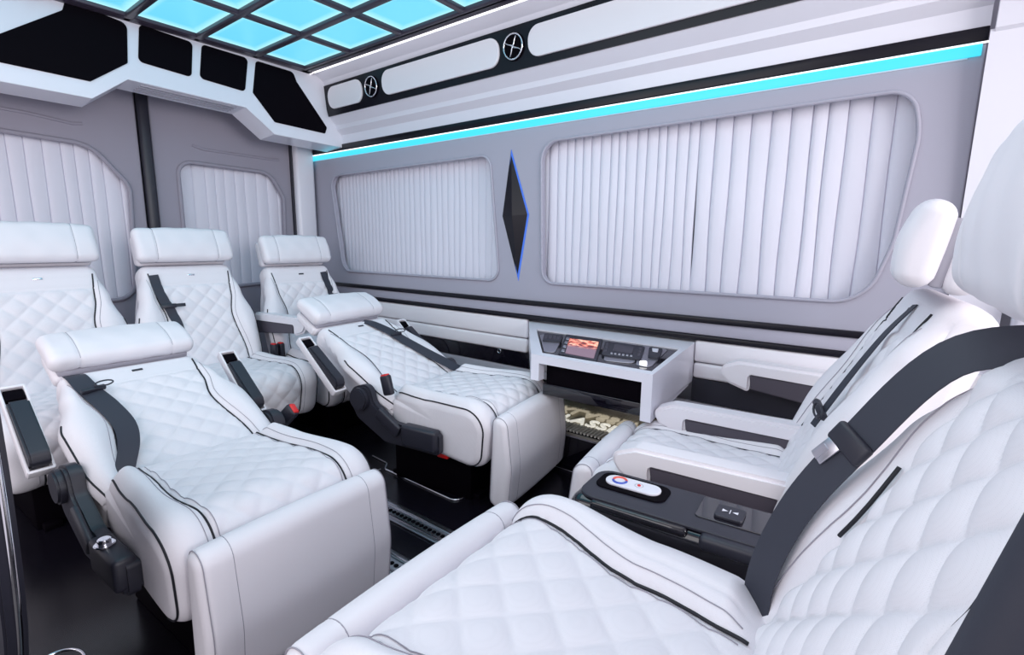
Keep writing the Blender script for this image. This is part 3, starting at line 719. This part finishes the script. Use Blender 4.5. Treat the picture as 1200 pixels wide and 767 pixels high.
# screen picture: warm blurred lights above, dusk grey below
m = mat('screen_picture', (.02, .02, .03), .3, emit=(1, .5, .4), es=1.0); nt = m.node_tree; b_ = nt.nodes['Principled BSDF']
tc = nd(m, 'ShaderNodeTexCoord'); nz = nd(m, 'ShaderNodeTexNoise'); nz.inputs['Scale'].default_value = 9; nz.inputs['Detail'].default_value = 5
sp = nd(m, 'ShaderNodeSeparateXYZ'); nt.links.new(tc.outputs['Generated'], sp.inputs[0]); nt.links.new(tc.outputs['Generated'], nz.inputs[0])
rp = nd(m, 'ShaderNodeValToRGB'); nt.links.new(nz.outputs['Fac'], rp.inputs[0])
for k, (p_, c_) in enumerate(((.40, (.12, .02, .02, 1)), (.5, (.75, .16, .10, 1)), (.6, (.95, .62, .45, 1)))):
    e_ = rp.color_ramp.elements[k] if k < 2 else rp.color_ramp.elements.new(p_); e_.position = p_; e_.color = c_
rq = nd(m, 'ShaderNodeValToRGB'); nt.links.new(sp.outputs[1], rq.inputs[0]); rq.color_ramp.elements[0].position = .42; rq.color_ramp.elements[1].position = .6
mx = nd(m, 'ShaderNodeMix', data_type='RGBA'); nt.links.new(rq.outputs[0], mx.inputs['Factor']); mx.inputs['A'].default_value = (.20, .13, .18, 1); nt.links.new(rp.outputs[0], mx.inputs['B'])
nt.links.new(mx.outputs['Result'], b_.inputs['Emission Color'])
onq('screen', SCR, .014, m, .003)
for k in range(4): onq('screen_key', sub(BEZ, .05, .12+k*.2, .14, .22+k*.2), .012, ALU, .002)
onq('radio', RAD, .016, BLKP, .012)
onq('display', [(.06, .264), (.155, .255), (.183, .173), (.095, .18)], .021, DGREY, .005)
for k in range(6): onq('radio_key', sub(RAD, .22+k*.10, .10, .28+k*.10, .2), .020, ALU, .002)
for s_ in (.04, .88):
    for k in range(3): onq('radio_key', sub(RAD, s_, .2+k*.25, s_+.08, .36+k*.25), .020, DGREY, .002)
onq('socket', SOC, .022, BLKP, .01); onq('socket_icon', [(.226, .269), (.253, .272), (.266, .23), (.244, .231)], .027, WHITE, .003)
k_ = cyl('knob', (0, 0, 0), (0, 0, 1), .014, .014, LEDW, con, 20); k_.data.transform(Mt @ Matrix.Translation((.262, .098, 0)))

# ------------------------------------------------------------ lettered step plate
stp = thing('step_plate', 'ribbed silver door step with raised lettering under the console', 'step', (-1.1, 2.02, .18))
box('tread', (0, 0, -.012), (.9, .19, .02), mat('gold_steel', (.36, .34, .29), .35, .5), stp)
bm = bmesh.new()
for k in range(48): box_bm((-.43+k*.0182, -.050, .006), (.0085, .086, .010), bm=bm)
box('rib_bed', (0, -.052, .0), (.9, .088, .003), BLKM, stp)
o = bm_obj('rib', bm, mat('pale_rib', (.72, .70, .62), .4), stp); o['kind'] = 'stuff'
box('front_riser', (0, -.092, -.10), (.9, .01, .16), BLKG, stp); box('edge_strip', (0, -.098, -.016), (.9, .008, .008), CHROME, stp)
box('mirror_riser', (0, .10, .07), (.9, .01, .18), mat('gold_mirror', (.55, .50, .42), .12, 1), stp)
cu = bpy.data.curves.new('lettering', 'FONT'); cu.body = 'KLASSEN'; cu.size = .116; cu.extrude = .004; cu.space_character = 1.06; cu.offset = .0012
t = bpy.data.objects.new('t', cu); C.objects.link(t)
me = bpy.data.meshes.new_from_object(t.evaluated_get(bpy.context.evaluated_depsgraph_get())); bpy.data.objects.remove(t)
me.materials.clear(); o = link('lettering', me, LEDW, stp, False); o.location = (-.236, .004, .008); me.materials[0] = mat('lit_letters', (.8, .78, .72), .35, emit=(1, .97, .86), es=.45)

# ------------------------------------------------------------ centre console between the two facing seats
cc = thing('centre_console', 'black armrest console with white oval control between the two right seats', 'console', (-.29, 1.075, .02), R(4))
bmc = box_bm((0, 0, .36), (.58, .18, .15), .035, 5); bm_obj('body', bmc, BLKG, cc, True, 50)
box('pedestal', (.05, 0, .14), (.44, .15, .29), BLKM, cc, bev=.01)
def on(name, x, y, sx, sy, z, h, m, r=.01, par=cc): return plate(name, roundpoly([(x-sx/2, y-sy/2), (x+sx/2, y-sy/2), (x+sx/2, y+sy/2), (x-sx/2, y+sy/2)], r), [], h, m, MZ(z), par, bev=min(h*.3, .003))
on('top_cover', -.005, 0, .53, .155, .436, .008, BLKP, .04)
dc = on('control_dish', -.165, .018, .17, .085, .441, .005, BLKM, .025)
wp = on('control_plate', -.165, .018, .135, .05, .446, .006, WHITE, .0249)
import math as _m
def arc(name, x, y, r, a0, a1, z, m, rad=.0035):
    return tube(name, [(x+r*_m.cos(R(a0+(a1-a0)*k/16)), y+r*_m.sin(R(a0+(a1-a0)*k/16)), z) for k in range(17)], rad, m, cc, 6)
arc('red_arc', -.198, .018, .016, 20, 190, .4485, mat('dial_red', (.8, .12, .08), .4)); arc('blue_arc', -.198, .018, .016, 200, 370, .4485, mat('dial_blue', (.05, .1, .5), .4))
arc('dial_ring', -.150, .018, .010, 0, 360, .4485, LGREY, .0012)
cyl('dial_dot', (-.150, .018, .4495), (0, 0, 1), .004, .003, RED, cc, 12)
on('glass_lid', .09, .02, .20, .10, .4405, .004, BLKG, .01)
sw = on('push_switch', .055, .012, .058, .055, .4455, .008, BLKP, .008)
bm = bmesh.new()
for s in (-1, 1):
    bm.faces.new([bm.verts.new(v) for v in ((.055+s*.004, .012, .4504), (.055+s*.016, .006, .4504), (.055+s*.016, .018, .4504))])
box_bm((.055, .012, .4503), (.0015, .018, .0006), bm=bm); bm_obj('switch_mark', bm, WHITE, cc)
box('latch_bar', (-.12, -.080, .425), (.22, .022, .022), BLKG, cc, bev=.008)
box('grip', (.10, -.082, .420), (.17, .034, .034), BLKP, cc, bev=.012, seg=4)
# ------------------------------------------------------------ armrests of the window seat
add_arm(Ff, 1, .035, .435, 0, hw=.235, zs=1.15); add_arm(Ff, -1, .035, .435, 0, hw=.215, zs=1.15)
wa = thing('armrest', 'white padded armrest on the wall pads behind the two nearer armrests', 'armrest', (-.13, 2.085, .55), PI); wa.scale = (1, 1.1, 1.2)
wb = bpy.data.objects.new('cushioned_shell', MESH['arm']); C.objects.link(wb); wb.parent = wa
wc = bpy.data.objects.new('underside_insert', MESH['armin']); C.objects.link(wc); wc.parent = wa
nb = bmesh.new(); a_ = Vector((0.057, .32, 0.832)); b__ = Vector((0.070, .32, 0.893))
tube_bm([a_+(b__-a_)*t for t in (-1, 0, .5, 1, 2.5)], .017, 12, nb)
nbo = bm_obj('seat_belt', nb, BELT, None, True, 60)
nbo.parent = Gg; nbo.matrix_parent_inverse = (Matrix.Translation(Gg.location) @ Gg.rotation_euler.to_matrix().to_4x4() @ Matrix.Scale(1.12, 4)).inverted()
# ------------------------------------------------------------ small near things
tab = thing('folding_table', 'dark stowed table edge with chrome trim at the left border', 'table', (-1.25, .1, 0))
pr = [(-.35, 0), (-.08, 0), (.0, .2), (.10, .36), (.155, .5), (.185, .68), (.19, .9), (-.35, .9)]
prism('panel', pr, -.02, .012, BLKP, tab, .004)
tube('chrome_edge', catmull([(.19, .0, .9), (.185, .0, .68), (.155, .0, .5), (.10, 0, .36), (.02, 0, .235)], 6), .005, CHROME, tab)
rg = tube('floor_ring', [(-1.52+.062*math.cos(2*PI*k/40), .185+.05*math.sin(2*PI*k/40), .012) for k in range(40)], .004, CHROME, None, 8, closed=True)
tag(rg, 'thin chrome ring lying on the black floor at the bottom left', 'ring')
